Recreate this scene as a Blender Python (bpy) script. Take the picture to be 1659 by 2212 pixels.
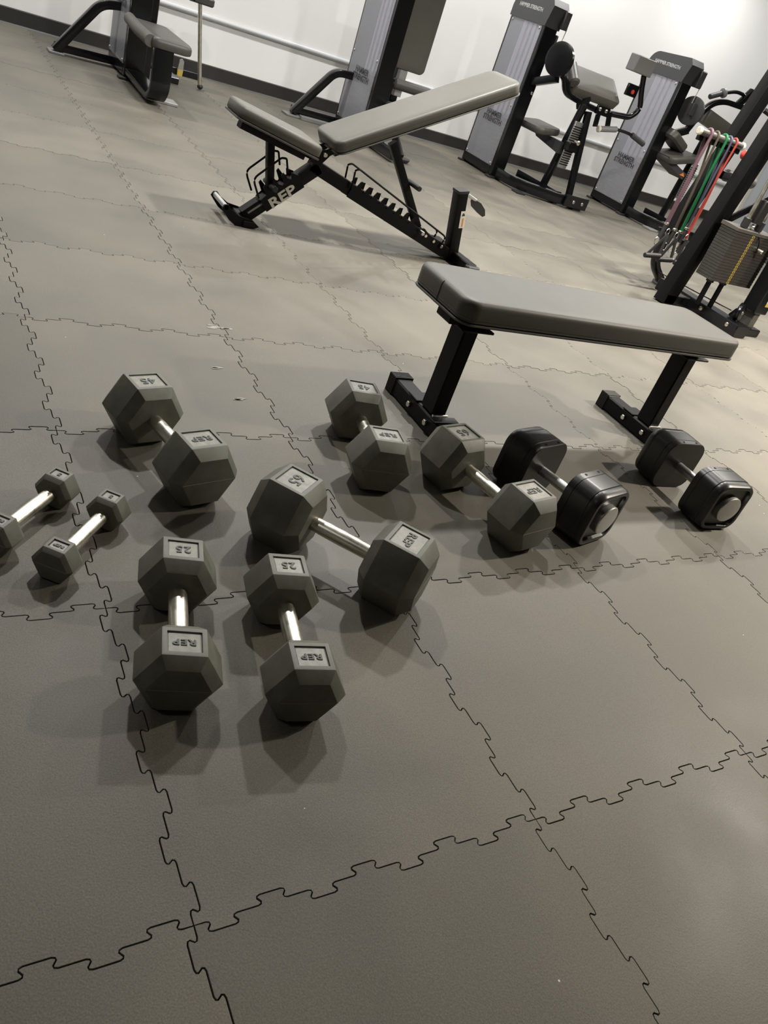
import bpy, bmesh, math, random
from mathutils import Vector, Matrix
from mathutils.geometry import tessellate_polygon
random.seed(7)
for o in list(bpy.data.objects): bpy.data.objects.remove(o, do_unlink=True)
scene = bpy.context.scene
COL = scene.collection
PI = math.pi

# ------------------------------------------------------------------ camera
cam_d = bpy.data.cameras.new('camera'); cam = bpy.data.objects.new('camera', cam_d); COL.objects.link(cam)
cam_d.sensor_fit = 'VERTICAL'; cam_d.sensor_height = 36.0; cam_d.lens = 1674.63 * 36.0 / 2212.0
cam_d.clip_start = 0.02; cam_d.clip_end = 60
cr = Vector((0.84861392, -0.43075313, 0.30709308)); cdn = Vector((-0.02275278, -0.60968459, -0.7923175)); cf = Vector((0.52852316, 0.66538443, -0.52718766))
cam.matrix_world = Matrix(((cr.x, -cdn.x, -cf.x, -0.3177), (cr.y, -cdn.y, -cf.y, -0.45937), (cr.z, -cdn.z, -cf.z, 1.05674), (0, 0, 0, 1)))
scene.camera = cam

# ------------------------------------------------------------------ world, ceiling lamps, exposure
world = bpy.data.worlds.new('world'); scene.world = world; world.use_nodes = True
world.node_tree.nodes['Background'].inputs[0].default_value = (1.0, 0.95, 0.87, 1)
world.node_tree.nodes['Background'].inputs[1].default_value = 0.05
def lamp(x, y, z, power, radius, color):
    d = bpy.data.lights.new('ceiling_lamp', 'AREA'); d.shape = 'DISK'; d.size = radius * 2; d.energy = power; d.color = color; d.spread = math.radians(180 if y > 5 else 145)
    o = bpy.data.objects.new('ceiling_lamp', d); o.location = (x, y, z); COL.objects.link(o)
WARM = (1.0, 0.985, 0.95); WARM2 = (1.0, 0.96, 0.88); WARMER = (1.0, 0.92, 0.79)
LAMPS = [(0.55, 2.95, 50), (2.22, 2.98, 68), (3.9, 2.98, 74), (5.6, 2.98, 62), (7.4, 2.98, 70),
         (-0.6, 6.1, 34), (0.9, 6.1, 34), (2.4, 6.1, 24), (3.9, 6.1, 32), (5.6, 6.1, 34), (7.4, 6.1, 34), (9.3, 5.6, 26),
         (-2.0, 0.3, 6), (3.9, 0.5, 128), (5.6, 0.5, 76)]
for x, y, p in LAMPS:
    lamp(x, y, 2.73, p, 0.075, WARMER if (x > 3 and y < 1) else (WARM2 if (x > 3 and y < 4) else WARM))
scene.view_settings.view_transform = 'Standard'; scene.view_settings.look = 'None'
scene.view_settings.exposure = 0.0; scene.view_settings.gamma = 1.0
scene.view_settings.use_curve_mapping = False

# ------------------------------------------------------------------ materials
def mat(name, col, rough=0.5, metal=0.0, spec=0.5, noise=0.0, nscale=30, bump=0.0, bscale=400, coat=0.0, rvar=0.0):
    m = bpy.data.materials.new(name); m.use_nodes = True; nt = m.node_tree; b = nt.nodes['Principled BSDF']
    b.inputs['Base Color'].default_value = (*col, 1); b.inputs['Roughness'].default_value = rough; b.inputs['Metallic'].default_value = metal
    b.inputs['Specular IOR Level'].default_value = spec; b.inputs['Coat Weight'].default_value = coat; b.inputs['Coat Roughness'].default_value = 0.15
    tc = nt.nodes.new('ShaderNodeTexCoord')
    if noise > 0 or rvar > 0:
        n = nt.nodes.new('ShaderNodeTexNoise'); n.inputs['Scale'].default_value = nscale; n.inputs['Detail'].default_value = 6; n.inputs['Roughness'].default_value = 0.6
        nt.links.new(tc.outputs['Object'], n.inputs['Vector'])
        if noise > 0:
            r = nt.nodes.new('ShaderNodeMapRange'); r.inputs['From Min'].default_value = 0.3; r.inputs['From Max'].default_value = 0.7
            r.inputs['To Min'].default_value = 1 - noise; r.inputs['To Max'].default_value = 1 + noise
            nt.links.new(n.outputs['Fac'], r.inputs['Value'])
            mx = nt.nodes.new('ShaderNodeVectorMath'); mx.operation = 'SCALE'; mx.inputs[0].default_value = col
            nt.links.new(r.outputs['Result'], mx.inputs['Scale']); nt.links.new(mx.outputs['Vector'], b.inputs['Base Color'])
        if rvar > 0:
            r2 = nt.nodes.new('ShaderNodeMapRange'); r2.inputs['From Min'].default_value = 0.3; r2.inputs['From Max'].default_value = 0.7
            r2.inputs['To Min'].default_value = rough - rvar; r2.inputs['To Max'].default_value = rough + rvar
            nt.links.new(n.outputs['Fac'], r2.inputs['Value']); nt.links.new(r2.outputs['Result'], b.inputs['Roughness'])
    if bump > 0:
        n2 = nt.nodes.new('ShaderNodeTexNoise'); n2.inputs['Scale'].default_value = bscale; n2.inputs['Detail'].default_value = 2
        nt.links.new(tc.outputs['Object'], n2.inputs['Vector'])
        bp = nt.nodes.new('ShaderNodeBump'); bp.inputs['Strength'].default_value = bump; bp.inputs['Distance'].default_value = 0.002
        nt.links.new(n2.outputs['Fac'], bp.inputs['Height']); nt.links.new(bp.outputs['Normal'], b.inputs['Normal'])
    return m

def floor_mat():
    m = bpy.data.materials.new('rubber_mat'); m.use_nodes = True; nt = m.node_tree; b = nt.nodes['Principled BSDF']
    N = nt.nodes.new; L = nt.links.new
    geo = N('ShaderNodeNewGeometry'); oi = N('ShaderNodeObjectInfo')
    n1 = N('ShaderNodeTexNoise'); n1.inputs['Scale'].default_value = 2.2; n1.inputs['Detail'].default_value = 5; L(geo.outputs['Position'], n1.inputs['Vector'])
    n2 = N('ShaderNodeTexNoise'); n2.inputs['Scale'].default_value = 420; n2.inputs['Detail'].default_value = 2; L(geo.outputs['Position'], n2.inputs['Vector'])
    r1 = N('ShaderNodeMapRange'); r1.inputs[1].default_value = .3; r1.inputs[2].default_value = .7; r1.inputs[3].default_value = .74; r1.inputs[4].default_value = 1.18; L(n1.outputs['Fac'], r1.inputs[0])
    r2 = N('ShaderNodeMapRange'); r2.inputs[1].default_value = .3; r2.inputs[2].default_value = .7; r2.inputs[3].default_value = .80; r2.inputs[4].default_value = 1.18; L(n2.outputs['Fac'], r2.inputs[0])
    r3 = N('ShaderNodeMapRange'); r3.inputs[3].default_value = .84; r3.inputs[4].default_value = 1.12; L(oi.outputs['Random'], r3.inputs[0])
    m1 = N('ShaderNodeMath'); m1.operation = 'MULTIPLY'; L(r1.outputs[0], m1.inputs[0]); L(r2.outputs[0], m1.inputs[1])
    m2 = N('ShaderNodeMath'); m2.operation = 'MULTIPLY'; L(m1.outputs[0], m2.inputs[0]); L(r3.outputs[0], m2.inputs[1])
    vs = N('ShaderNodeVectorMath'); vs.operation = 'SCALE'; vs.inputs[0].default_value = (0.131, 0.1195, 0.096); L(m2.outputs[0], vs.inputs['Scale'])
    # tiny pale lint flecks
    vo = N('ShaderNodeTexVoronoi'); vo.inputs['Scale'].default_value = 9; L(geo.outputs['Position'], vo.inputs['Vector'])
    lt = N('ShaderNodeMath'); lt.operation = 'LESS_THAN'; lt.inputs[1].default_value = 0.016; L(vo.outputs['Distance'], lt.inputs[0])
    mix = N('ShaderNodeMix'); mix.data_type = 'RGBA'; L(lt.outputs[0], mix.inputs[0]); L(vs.outputs['Vector'], mix.inputs[6]); mix.inputs[7].default_value = (.62, .6, .55, 1)
    L(mix.outputs[2], b.inputs['Base Color'])
    b.inputs['Roughness'].default_value = 0.52; b.inputs['Specular IOR Level'].default_value = 0.42
    rr = N('ShaderNodeMapRange'); rr.inputs[1].default_value = .3; rr.inputs[2].default_value = .7; rr.inputs[3].default_value = .46; rr.inputs[4].default_value = .66; L(n1.outputs['Fac'], rr.inputs[0]); L(rr.outputs[0], b.inputs['Roughness'])
    # fine pebble plus slow undulation of the mats
    vb = N('ShaderNodeTexVoronoi'); vb.inputs['Scale'].default_value = 330; L(geo.outputs['Position'], vb.inputs['Vector'])
    b1 = N('ShaderNodeBump'); b1.inputs['Strength'].default_value = .16; b1.inputs['Distance'].default_value = .001; L(vb.outputs['Distance'], b1.inputs['Height'])
    n3 = N('ShaderNodeTexNoise'); n3.inputs['Scale'].default_value = 2.6; n3.inputs['Detail'].default_value = 1.5; L(geo.outputs['Position'], n3.inputs['Vector'])
    b2 = N('ShaderNodeBump'); b2.inputs['Strength'].default_value = .55; b2.inputs['Distance'].default_value = .022; L(n3.outputs['Fac'], b2.inputs['Height']); L(b1.outputs['Normal'], b2.inputs['Normal'])
    L(b2.outputs['Normal'], b.inputs['Normal'])
    return m

def frosted_mat():
    m = bpy.data.materials.new('frosted_panel'); m.use_nodes = True; nt = m.node_tree; b = nt.nodes['Principled BSDF']
    b.inputs['Base Color'].default_value = (.48, .485, .52, 1); b.inputs['Roughness'].default_value = .25; b.inputs['Specular IOR Level'].default_value = .6
    tr = nt.nodes.new('ShaderNodeBsdfTransparent'); tr.inputs[0].default_value = (.93, .93, .97, 1)
    mx = nt.nodes.new('ShaderNodeMixShader'); mx.inputs[0].default_value = .40
    nt.links.new(tr.outputs[0], mx.inputs[1]); nt.links.new(b.outputs[0], mx.inputs[2]); nt.links.new(mx.outputs[0], nt.nodes['Material Output'].inputs[0])
    return m

M = {}
M['floor'] = floor_mat()
M['slab'] = mat('dark_gap', (.006, .006, .006), .9)
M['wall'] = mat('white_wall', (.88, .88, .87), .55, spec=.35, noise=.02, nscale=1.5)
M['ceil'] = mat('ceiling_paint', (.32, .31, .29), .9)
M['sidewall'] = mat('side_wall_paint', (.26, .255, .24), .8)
M['base'] = mat('vinyl_baseboard', (.028, .026, .024), .45, noise=.1)
M['rail'] = mat('brushed_rail', (.55, .56, .57), .4, metal=.3)
M['door'] = mat('pale_blue_door', (.70, .74, .80), .4)
M['rubber'] = mat('black_rubber', (.128, .1255, .100), .5, spec=.5, noise=.22, nscale=22, bump=.12, bscale=700, rvar=.08)
M['rubber_mark'] = mat('dark_raised_rubber', (.05, .048, .04), .5)
M['plaque'] = mat('worn_rubber_plaque', (.24, .23, .195), .42, noise=.25, nscale=60)
M['chrome'] = mat('worn_chrome', (.80, .77, .67), .34, metal=1.0, noise=.10, nscale=40, rvar=.08)
M['steel'] = mat('zinc_bolt', (.75, .72, .64), .28, metal=1.0)
M['satin'] = mat('satin_steel', (.52, .52, .51), .38, metal=.9, noise=.06, nscale=20)
M['black'] = mat('black_powder_coat', (.003, .003, .0032), .45, spec=.18, noise=.1, nscale=40)
M['gloss'] = mat('gloss_black_frame', (.0045, .005, .006), .24, spec=.4, coat=.12)
M['urethane'] = mat('black_urethane', (.012, .012, .0115), .34, spec=.5, noise=.1, nscale=30)
M['vinyl'] = mat('grey_brown_vinyl', (.086, .081, .068), .52, spec=.5, noise=.07, nscale=9, bump=.08, bscale=900)
M['vinyl_dark'] = mat('charcoal_vinyl', (.065, .062, .056), .45, noise=.08, nscale=12)
M['plastic'] = mat('charcoal_plastic', (.048, .049, .053), .45)
M['greyplastic'] = mat('grey_plastic', (.20, .20, .195), .5)
M['frost'] = frosted_mat()
M['print'] = mat('dark_print', (.05, .05, .055), .5)
M['lightprint'] = mat('pale_print', (.45, .45, .44), .5)
M['silverprint'] = mat('silver_print', (.52, .49, .44), .4)
M['cap'] = mat('black_plastic_cap', (.018, .0175, .0165), .5)
M['white'] = mat('white_sticker', (.75, .72, .64), .5)
M['orange'] = mat('orange_print', (.75, .22, .05), .5)
M['yellow'] = mat('yellow_print', (.50, .36, .07), .5)
M['red'] = mat('red_button', (.62, .05, .04), .4)
M['stack'] = mat('weight_plate_grey', (.045, .041, .036), .42, noise=.1, nscale=20)
M['plateedge'] = mat('weight_plate_gap', (.01, .01, .01), .7)
M['band_purple'] = mat('mauve_latex', (.14, .075, .095), .45)
M['band_olive'] = mat('olive_latex', (.085, .07, .05), .5)
M['band_green'] = mat('green_latex', (.012, .15, .05), .4)
M['band_blue'] = mat('slate_blue_latex', (.085, .09, .13), .45)
M['band_red'] = mat('red_latex', (.40, .06, .048), .45)
M['webbing'] = mat('black_webbing', (.014, .014, .014), .7)
M['cream'] = mat('cream_cap', (.72, .68, .56), .45)
M['tubegrey'] = mat('grey_steel_tube', (.11, .10, .09), .4, metal=.2)
M['chalk'] = mat('chalk_mark', (.30, .285, .255), .9, noise=.3, nscale=90)

# ------------------------------------------------------------------ mesh helpers
def root_off(p):
    while p and p.parent: p = p.parent
    return Vector(p.location) if p and p.get('worldspace') else Vector((0, 0, 0))
class MB:
    def __init__(s): s.v = []; s.f = []
    def ring(s, pts):
        i = len(s.v); s.v += [tuple(p) for p in pts]; return list(range(i, i + len(pts)))
    def loft(s, rings, closed=True, cap0=True, cap1=True):
        ids = [s.ring(r) for r in rings]; n = len(ids[0])
        for a, b in zip(ids, ids[1:]):
            for k in range(n if closed else n - 1):
                s.f.append((a[k], a[(k + 1) % n], b[(k + 1) % n], b[k]))
        if cap0: s.f.append(tuple(reversed(ids[0])))
        if cap1: s.f.append(tuple(ids[-1]))
        return s
    def box(s, x0, x1, y0, y1, z0, z1, ch=.003):
        ch = min(ch, (x1 - x0) * .45, (y1 - y0) * .45, (z1 - z0) * .45)
        def r(i, z):
            return [Vector((x0 + i, y0 + ch, z)), Vector((x0 + ch, y0 + i, z)), Vector((x1 - ch, y0 + i, z)), Vector((x1 - i, y0 + ch, z)),
                    Vector((x1 - i, y1 - ch, z)), Vector((x1 - ch, y1 - i, z)), Vector((x0 + ch, y1 - i, z)), Vector((x0 + i, y1 - ch, z))]
        if ch <= 0: return s.loft([[Vector(p) for p in ((x0, y0, z0), (x1, y0, z0), (x1, y1, z0), (x0, y1, z0))], [Vector(p) for p in ((x0, y0, z1), (x1, y0, z1), (x1, y1, z1), (x0, y1, z1))]])
        e = ch * .98
        return s.loft([r(e, z0), r(0, z0 + ch), r(0, z1 - ch), r(e, z1)])
    def sweep(s, path, sec, up=(0, 0, 1)):
        """sweep a 2D section (list of (side, up)) along a path"""
        P = [Vector(p) for p in path]; up = Vector(up); rings = []
        for i, p in enumerate(P):
            if i == 0: t = P[1] - P[0]
            elif i == len(P) - 1: t = P[-1] - P[-2]
            else: t = (P[i + 1] - p).normalized() + (p - P[i - 1]).normalized()
            t.normalize()
            u = up - t * up.dot(t)
            if u.length < 1e-4: u = Vector((1, 0, 0)) - t * t.x
            u.normalize(); w = t.cross(u)
            sc = 1.0
            if 0 < i < len(P) - 1:
                c = (P[i + 1] - p).normalized().dot(t); sc = 1 / max(c, .6)
            rings.append([p + w * a * sc + u * b for a, b in sec] if False else [p + w * a + u * b for a, b in sec])
        return s.loft(rings)
    def tube(s, path, r, n=12, up=(0, 0, 1)):
        return s.sweep(path, [(r * math.cos(2 * PI * k / n), r * math.sin(2 * PI * k / n)) for k in range(n)], up)
    def bar(s, a, b, w, h, up=(0, 0, 1), ch=.004):
        return s.sweep([a, b], rsec(w, h, ch, 2), up)
    def rpath(s, path, w, h, up=(0, 0, 1), ch=.008):
        return s.sweep(path, rsec(w, h, ch, 2), up)
    def poly(s, pts, n, d):
        """extrude a planar polygon (3D pts) along n by d"""
        n = Vector(n); A = [Vector(p) for p in pts]
        return s.loft([A, [p + n * d for p in A]])
    def lathe(s, prof, c, ax, n=24):
        ax = Vector(ax).normalized(); t = Vector((0, 0, 1)) if abs(ax.z) < .9 else Vector((1, 0, 0))
        u = ax.cross(t).normalized(); w = ax.cross(u); c = Vector(c); rings = []
        for a, r in prof: rings.append([c + ax * a + (u * math.cos(2 * PI * k / n) + w * math.sin(2 * PI * k / n)) * max(r, 1e-4) for k in range(n)])
        return s.loft(rings)
    def cyl(s, a, b, r, n=16, ch=.002):
        a = Vector(a); b = Vector(b); L = (b - a).length; ch = min(ch, L * .3, r * .4)
        return s.lathe([(0, r - ch), (ch, r), (L - ch, r), (L, r - ch)], a, b - a, n)
    def build(s, name, m, parent=None, off=None, ang=35):
        me = bpy.data.meshes.new(name); off = Vector(off) if off else root_off(parent)
        me.from_pydata([tuple(Vector(v) - off) for v in s.v], [], s.f); 
        bm = bmesh.new(); bm.from_mesh(me); bmesh.ops.recalc_face_normals(bm, faces=bm.faces); bm.to_mesh(me); bm.free()
        return link(name, me, m, parent, ang)
def link(name, me, m, parent=None, ang=35):
    me.materials.clear(); me.materials.append(M[m] if isinstance(m, str) else m)
    for p in me.polygons: p.use_smooth = True
    me.set_sharp_from_angle(angle=math.radians(ang))
    o = bpy.data.objects.new(name, me); COL.objects.link(o)
    if parent: o.parent = parent
    return o
def rsec(w, h, r, n=4):
    pts = []
    for cx_, cy_, a0 in ((w / 2 - r, h / 2 - r, 0), (-w / 2 + r, h / 2 - r, 90), (-w / 2 + r, -h / 2 + r, 180), (w / 2 - r, -h / 2 + r, 270)):
        for k in range(n + 1):
            a = math.radians(a0 + 90 * k / n); pts.append((cx_ + r * math.cos(a), cy_ + r * math.sin(a)))
    return pts
def arc(pts, n=6, k=.5):
    """round the corners of a polyline"""
    P = [Vector(p) for p in pts]; out = [P[0]]
    for a, b, c in zip(P, P[1:], P[2:]):
        d = min((b - a).length, (c - b).length) * k
        p0 = b + (a - b).normalized() * d; p1 = b + (c - b).normalized() * d
        for i in range(n + 1):
            t = i / n; out.append(p0 * (1 - t) ** 2 + b * 2 * t * (1 - t) + p1 * t * t)
    out.append(P[-1]); return out
def thing(name, loc, label, cat, group=None, rz=0.0, world=True):
    o = bpy.data.objects.new(name, None); COL.objects.link(o); o.location = loc; o.rotation_euler = (0, 0, rz)
    o.empty_display_size = .1; o['label'] = label; o['category'] = cat
    if group: o['group'] = group
    if world: o['worldspace'] = True
    return o
def tag(o, label, cat, group=None):
    o['label'] = label; o['category'] = cat
    if group: o['group'] = group
    return o
def struct(o): o['kind'] = 'structure'; return o
def text(body, size, depth, mtx, name, m, parent, sx=1.0, bold=0.0, off=None, spacing=1.0, fit=None):
    cu = bpy.data.curves.new(name, 'FONT'); cu.body = body; cu.size = size; cu.extrude = depth; cu.align_x = 'CENTER'; cu.align_y = 'CENTER'
    cu.offset = bold; cu.resolution_u = 3; cu.space_character = spacing; cu.space_line = .85
    o = bpy.data.objects.new(name, cu); COL.objects.link(o)
    dg = bpy.context.evaluated_depsgraph_get(); dg.update()
    me = bpy.data.meshes.new_from_object(o.evaluated_get(dg)); bpy.data.objects.remove(o, do_unlink=True); bpy.data.curves.remove(cu)
    xs = [v.co.x for v in me.vertices]
    if fit: sx = fit / (max(xs) - min(xs))
    ys = [v.co.y for v in me.vertices]; cy = (min(ys) + max(ys)) / 2
    off = Vector(off) if off else root_off(parent)
    for v in me.vertices: v.co = mtx @ Vector((v.co.x * sx, v.co.y - cy, v.co.z)) - off
    return link(name, me, m, parent, 30)
def frame(o, x, y):
    x = Vector(x).normalized(); y = Vector(y).normalized(); z = x.cross(y); o = Vector(o)
    return Matrix(((x.x, y.x, z.x, o.x), (x.y, y.y, z.y, o.y), (x.z, y.z, z.z, o.z), (0, 0, 0, 1)))

# ------------------------------------------------------------------ the setting
T = .61; WY = 7.06; ZC = 2.75
fl = struct(MB().box(-3.1, 12.1, -4.1, WY, -.06, -.011, 0).build('floor', 'slab'))
AMP = .0145
def side(levels):
    """one jigsaw joint of a mat as (along, offset) from corner to corner"""
    pts = [(0, 0)]; h = T / 16
    for k in range(16):
        l0 = levels[k % 4] * AMP; l1 = levels[(k + 1) % 4] * AMP; b = (k + .5) * h; d = l1 - l0
        pts += [(b - .0032, l0), (b + .0012, l0 + .1 * d), (b + .0022, l0 + .3 * d), (b - .0022, l0 + .7 * d), (b - .0012, l0 + .9 * d), (b + .0032, l1)]
    pts.append((T, 0)); return pts
ROW = side((0, -1, 0, 1)); COLM = side((0, 1, 0, -1))
def tile_mesh(name, ytop=None):
    p = [(a, o) for a, o in ROW[:-1]] + [(T + o, a) for a, o in COLM[:-1]] + [(a, T + o) for a, o in reversed(ROW[1:])] + [(o, a) for a, o in reversed(COLM[1:])]
    if ytop is not None: 
        q = [(x, min(y, ytop)) for x, y in p]; p = []
        for v in q:
            if len(p) >= 2 and v[1] == ytop and p[-1][1] == ytop and p[-2][1] == ytop: p[-1] = v
            elif not p or v != p[-1]: p.append(v)
    n = len(p); c = T / 2
    def inset(q, g):
        out = []
        for i in range(n):
            a = Vector(q[i - 1]); b_ = Vector(q[(i + 1) % n]); d = (b_ - a).normalized(); out.append((q[i][0] - d.y * g, q[i][1] + d.x * g))
        return out
    mid_p = inset(p, .0010); top_p = inset(p, .0014)
    bm = bmesh.new()
    top = [bm.verts.new((x, y, 0)) for x, y in top_p]; mid = [bm.verts.new((x, y, -.0006)) for x, y in mid_p]; bot = [bm.verts.new((x, y, -.011)) for x, y in mid_p]
    for i in range(n):
        j = (i + 1) % n
        bm.faces.new((mid[i], mid[j], top[j], top[i])); bm.faces.new((bot[i], bot[j], mid[j], mid[i]))
    for tri in tessellate_polygon([[Vector((x, y, 0)) for x, y in top_p]]):
        try: bm.faces.new([top[k] for k in tri])
        except ValueError: pass
    for f in bm.faces:
        f.normal_update()
        if f.normal.z < -.5: f.normal_flip()
    me = bpy.data.meshes.new(name); bm.to_mesh(me); bm.free(); me.materials.append(M['floor']); return me
TM = tile_mesh('floor_tile'); TC = tile_mesh('cut_floor_tile', WY - 11 * T - .004)
for j in range(-2, 12):
    for i in range(-2 if j < 6 else -1, 9 if j < 5 else 17):
        if i > 12 and j < 9: continue
        o = bpy.data.objects.new('floor_tile', TM if j < 11 else TC); COL.objects.link(o); o.parent = fl
        o.location = (i * T, j * T, random.uniform(-.0006, .0006))

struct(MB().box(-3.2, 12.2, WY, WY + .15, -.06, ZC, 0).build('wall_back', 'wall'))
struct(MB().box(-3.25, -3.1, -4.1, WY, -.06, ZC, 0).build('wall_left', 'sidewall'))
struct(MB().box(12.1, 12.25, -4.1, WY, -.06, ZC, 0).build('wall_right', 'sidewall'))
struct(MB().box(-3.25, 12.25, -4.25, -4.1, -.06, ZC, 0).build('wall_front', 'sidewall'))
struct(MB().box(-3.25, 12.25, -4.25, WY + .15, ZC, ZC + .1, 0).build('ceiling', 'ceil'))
bb = MB().loft([[Vector((x, y, z)) for y, z in ((WY - .002, 0), (WY - .02, 0), (WY - .011, .01), (WY - .011, .108), (WY - .004, .114), (WY - .002, .114))] for x in (-3.1, 9.42)])
struct(bb.build('baseboard_back', 'base'))
rl = MB().loft([[Vector((x, y, z)) for y, z in ((WY - .001, .438), (WY - .016, .442), (WY - .022, .452), (WY - .022, .468), (WY - .014, .48), (WY - .001, .484))] for x in (-3.1, 9.42)])
struct(rl.build('trim_1', 'rail'))
d = struct(MB().box(9.52, 10.5, WY - .045, WY - .005, .02, 2.1, .004).build('door_1', 'door'))
MB().box(9.44, 9.515, WY - .06, WY - .001, 0, 2.18, .004).build('door_frame', 'white', d)
MB().box(10.505, 10.58, WY - .06, WY - .001, 0, 2.18, .004).build('door_frame', 'white', d)
MB().box(9.44, 10.58, WY - .06, WY - .001, 2.11, 2.185, .004).build('door_frame', 'white', d)

# ------------------------------------------------------------------ hex dumbbells
SPEC = {  # across flats, inner end, full from, full to, outer end, end ratio, handle radius
    '25': (.127, .066, .088, .150, .169, .735, .0172), '45': (.155, .068, .0915, .166, .192, .76, .0172),
    '65': (.1645, .074, .098, .1825, .208, .72, .0175), '5': (.0725, .069, .079, .1135, .122, .82, .0140)}
def head_mesh(spec, sg):
    s, a0, a1, a2, a3, k, hr = spec; R = s / math.sqrt(3)
    bm = bmesh.new(); rings = []
    for a, f in ((a0, k), (a1, 1), (a2, 1), (a3, k)):
        rings.append([bm.verts.new((sg * a, R * f * math.cos(math.radians(60 * q)), s / 2 + R * f * math.sin(math.radians(60 * q)))) for q in range(6)])
    for r0, r1 in zip(rings, rings[1:]):
        for q in range(6): bm.faces.new((r0[q], r0[(q + 1) % 6], r1[(q + 1) % 6], r1[q]))
    bm.faces.new(rings[0]); bm.faces.new(rings[3])
    bmesh.ops.recalc_face_normals(bm, faces=bm.faces)
    bmesh.ops.bevel(bm, geom=list(bm.edges), offset=.0022 if s > .1 else .0014, segments=2, profile=.6, affect='EDGES')
    bm.faces.ensure_lookup_table()
    top = max((f for f in bm.faces if f.normal.z > .999), key=lambda f: f.calc_area())
    mg = .0085 if s > .1 else .0055
    bmesh.ops.inset_region(bm, faces=[top], thickness=mg, depth=0)
    bmesh.ops.inset_region(bm, faces=[top], thickness=.0009, depth=-.0032)
    me = bpy.data.meshes.new('head'); bm.to_mesh(me); bm.free(); return me
def hex_dumbbell(kind, x, y, yaw, label, group):
    s, a0, a1, a2, a3, k, hr = sp = SPEC[kind]
    t = thing('hex_dumbbell', (x, y, 0), label, 'dumbbell', group, math.radians(yaw), world=False)
    h = MB().lathe([(-a0 - .004, hr * .95), (-a0 * .6, hr), (0, hr * 1.03), (a0 * .6, hr), (a0 + .004, hr * .95)], (0, 0, s / 2), (1, 0, 0), 28).build('handle', 'chrome', t)
    for sg, word in ((-1, kind), (1, 'REP')):
        hd = link('head', head_mesh(sp, sg), 'rubber', t, 20)
        MB().box(min(sg * a3 - .0004, sg * a3 + .0004), max(sg * a3 - .0004, sg * a3 + .0004), -s / math.sqrt(3) * k * .97, s / math.sqrt(3) * k * .97, s / 2 - .0006, s / 2 + .0006, .0002).build('mould_line', 'plaque', hd)
        am = (a1 + a2) / 2; mg = .0105 if s > .1 else .007
        w = s / math.sqrt(3) / 2 - mg; l = (a2 - a1) / 2 - mg
        MB().box(sg * am - l, sg * am + l, -w, w, s - .0034, s - .0027, .0003).build('label_plate', 'plaque', hd)
        sz = min(l * 1.25, w * 1.1) if word != 'REP' else l * .85
        text(word, sz, .0009, frame((sg * am, 0, s - .0022), (0, -1, 0), (1, 0, 0)), 'lettering', 'rubber_mark', hd, bold=.0005, spacing=1.12, fit=w * (1.45 if word == 'REP' else (1.05 if len(word) > 1 else .5)))
    return t
G = 'hex dumbbells on the floor'
hex_dumbbell('25', .098, .505, -104.1, '25 pound black hex dumbbell, leftmost of the two nearest the camera', G)
hex_dumbbell('25', .295, .441, -101.1, '25 pound black hex dumbbell, right one of the two nearest the camera', G)
hex_dumbbell('45', .222, 1.086, -76.2, '45 pound black hex dumbbell lying behind the small 5 pound pair', G)
hex_dumbbell('45', .789, 1.131, -100.7, '45 pound black hex dumbbell beside the left foot of the flat bench', G)
hex_dumbbell('65', .505, .681, -50.7, '65 pound black hex dumbbell lying diagonally behind the 25 pound pair', G)
hex_dumbbell('65', 1.043, .878, -78.3, '65 pound black hex dumbbell touching the left adjustable dumbbell', G)
hex_dumbbell('5', -.012, .786, -129.0, 'small 5 pound hex dumbbell lying fully in view at the left', G)
hex_dumbbell('5', -.102, .866, -130.8, 'small 5 pound hex dumbbell cut off by the left edge of the picture', G)

# ------------------------------------------------------------------ adjustable dumbbells
def adj_dumbbell(x, y, yaw, label):
    t = thing('adjustable_dumbbell', (x, y, 0), label, 'dumbbell', 'adjustable dumbbells in front of the flat bench', math.radians(yaw), world=False)
    H = .178; W = .176; r = .045
    MB().lathe([(-.072, .0145), (-.03, .0155), (0, .016), (.03, .0155), (.072, .0145)], (0, 0, H / 2), (1, 0, 0), 28).build('handle', 'satin', t)
    def sec(a, ins, sg): return [Vector((sg * a, p[0], H / 2 + p[1])) for p in rsec(W - 2 * ins, H - 2 * ins, max(r - ins, .004), 7)]
    for sg in (-1, 1):
        ip = MB().loft([sec(.066, .0025, sg), sec(.068, .0004, sg), sec(.0885, .0004, sg), sec(.0895, .0015, sg)]).build('inner_plate', 'urethane', t)
        for yy in (-.03, .032):
            MB().lathe([(0, .0042), (.0012, .0042), (.0013, .0034), (.0006, .003), (.0006, .0001)], (sg * .077, yy, H - .0006), (0, 0, 1), 14).build('screw', 'black', ip)
        MB().loft([sec(.0898, .0015, sg), sec(.0912, 0, sg), sec(.1465, 0, sg), sec(.148, .0018, sg)]).build('weight_block', 'urethane', t)
        MB().loft([sec(.1483, .0018, sg), sec(.150, .0012, sg), sec(.168, .003, sg), sec(.1745, .007, sg), sec(.1755, .012, sg), sec(.1745, .0185, sg), sec(.1655, .0215, sg)]).build('outer_plate', 'urethane', t)
        MB().lathe([(.160, .0455), (.1825, .0455), (.185, .0435), (.1855, .041), (.1855, .0001)], (0, 0, H / 2), (sg, 0, 0), 40).build('end_cap', 'satin', t)
    return t
adj_dumbbell(1.308, .874, -76.6, 'black square-headed adjustable dumbbell between the 65 pound dumbbell and its twin')
adj_dumbbell(1.949, .9065, -93.2, 'black square-headed adjustable dumbbell in front of the right foot of the flat bench')

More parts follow.
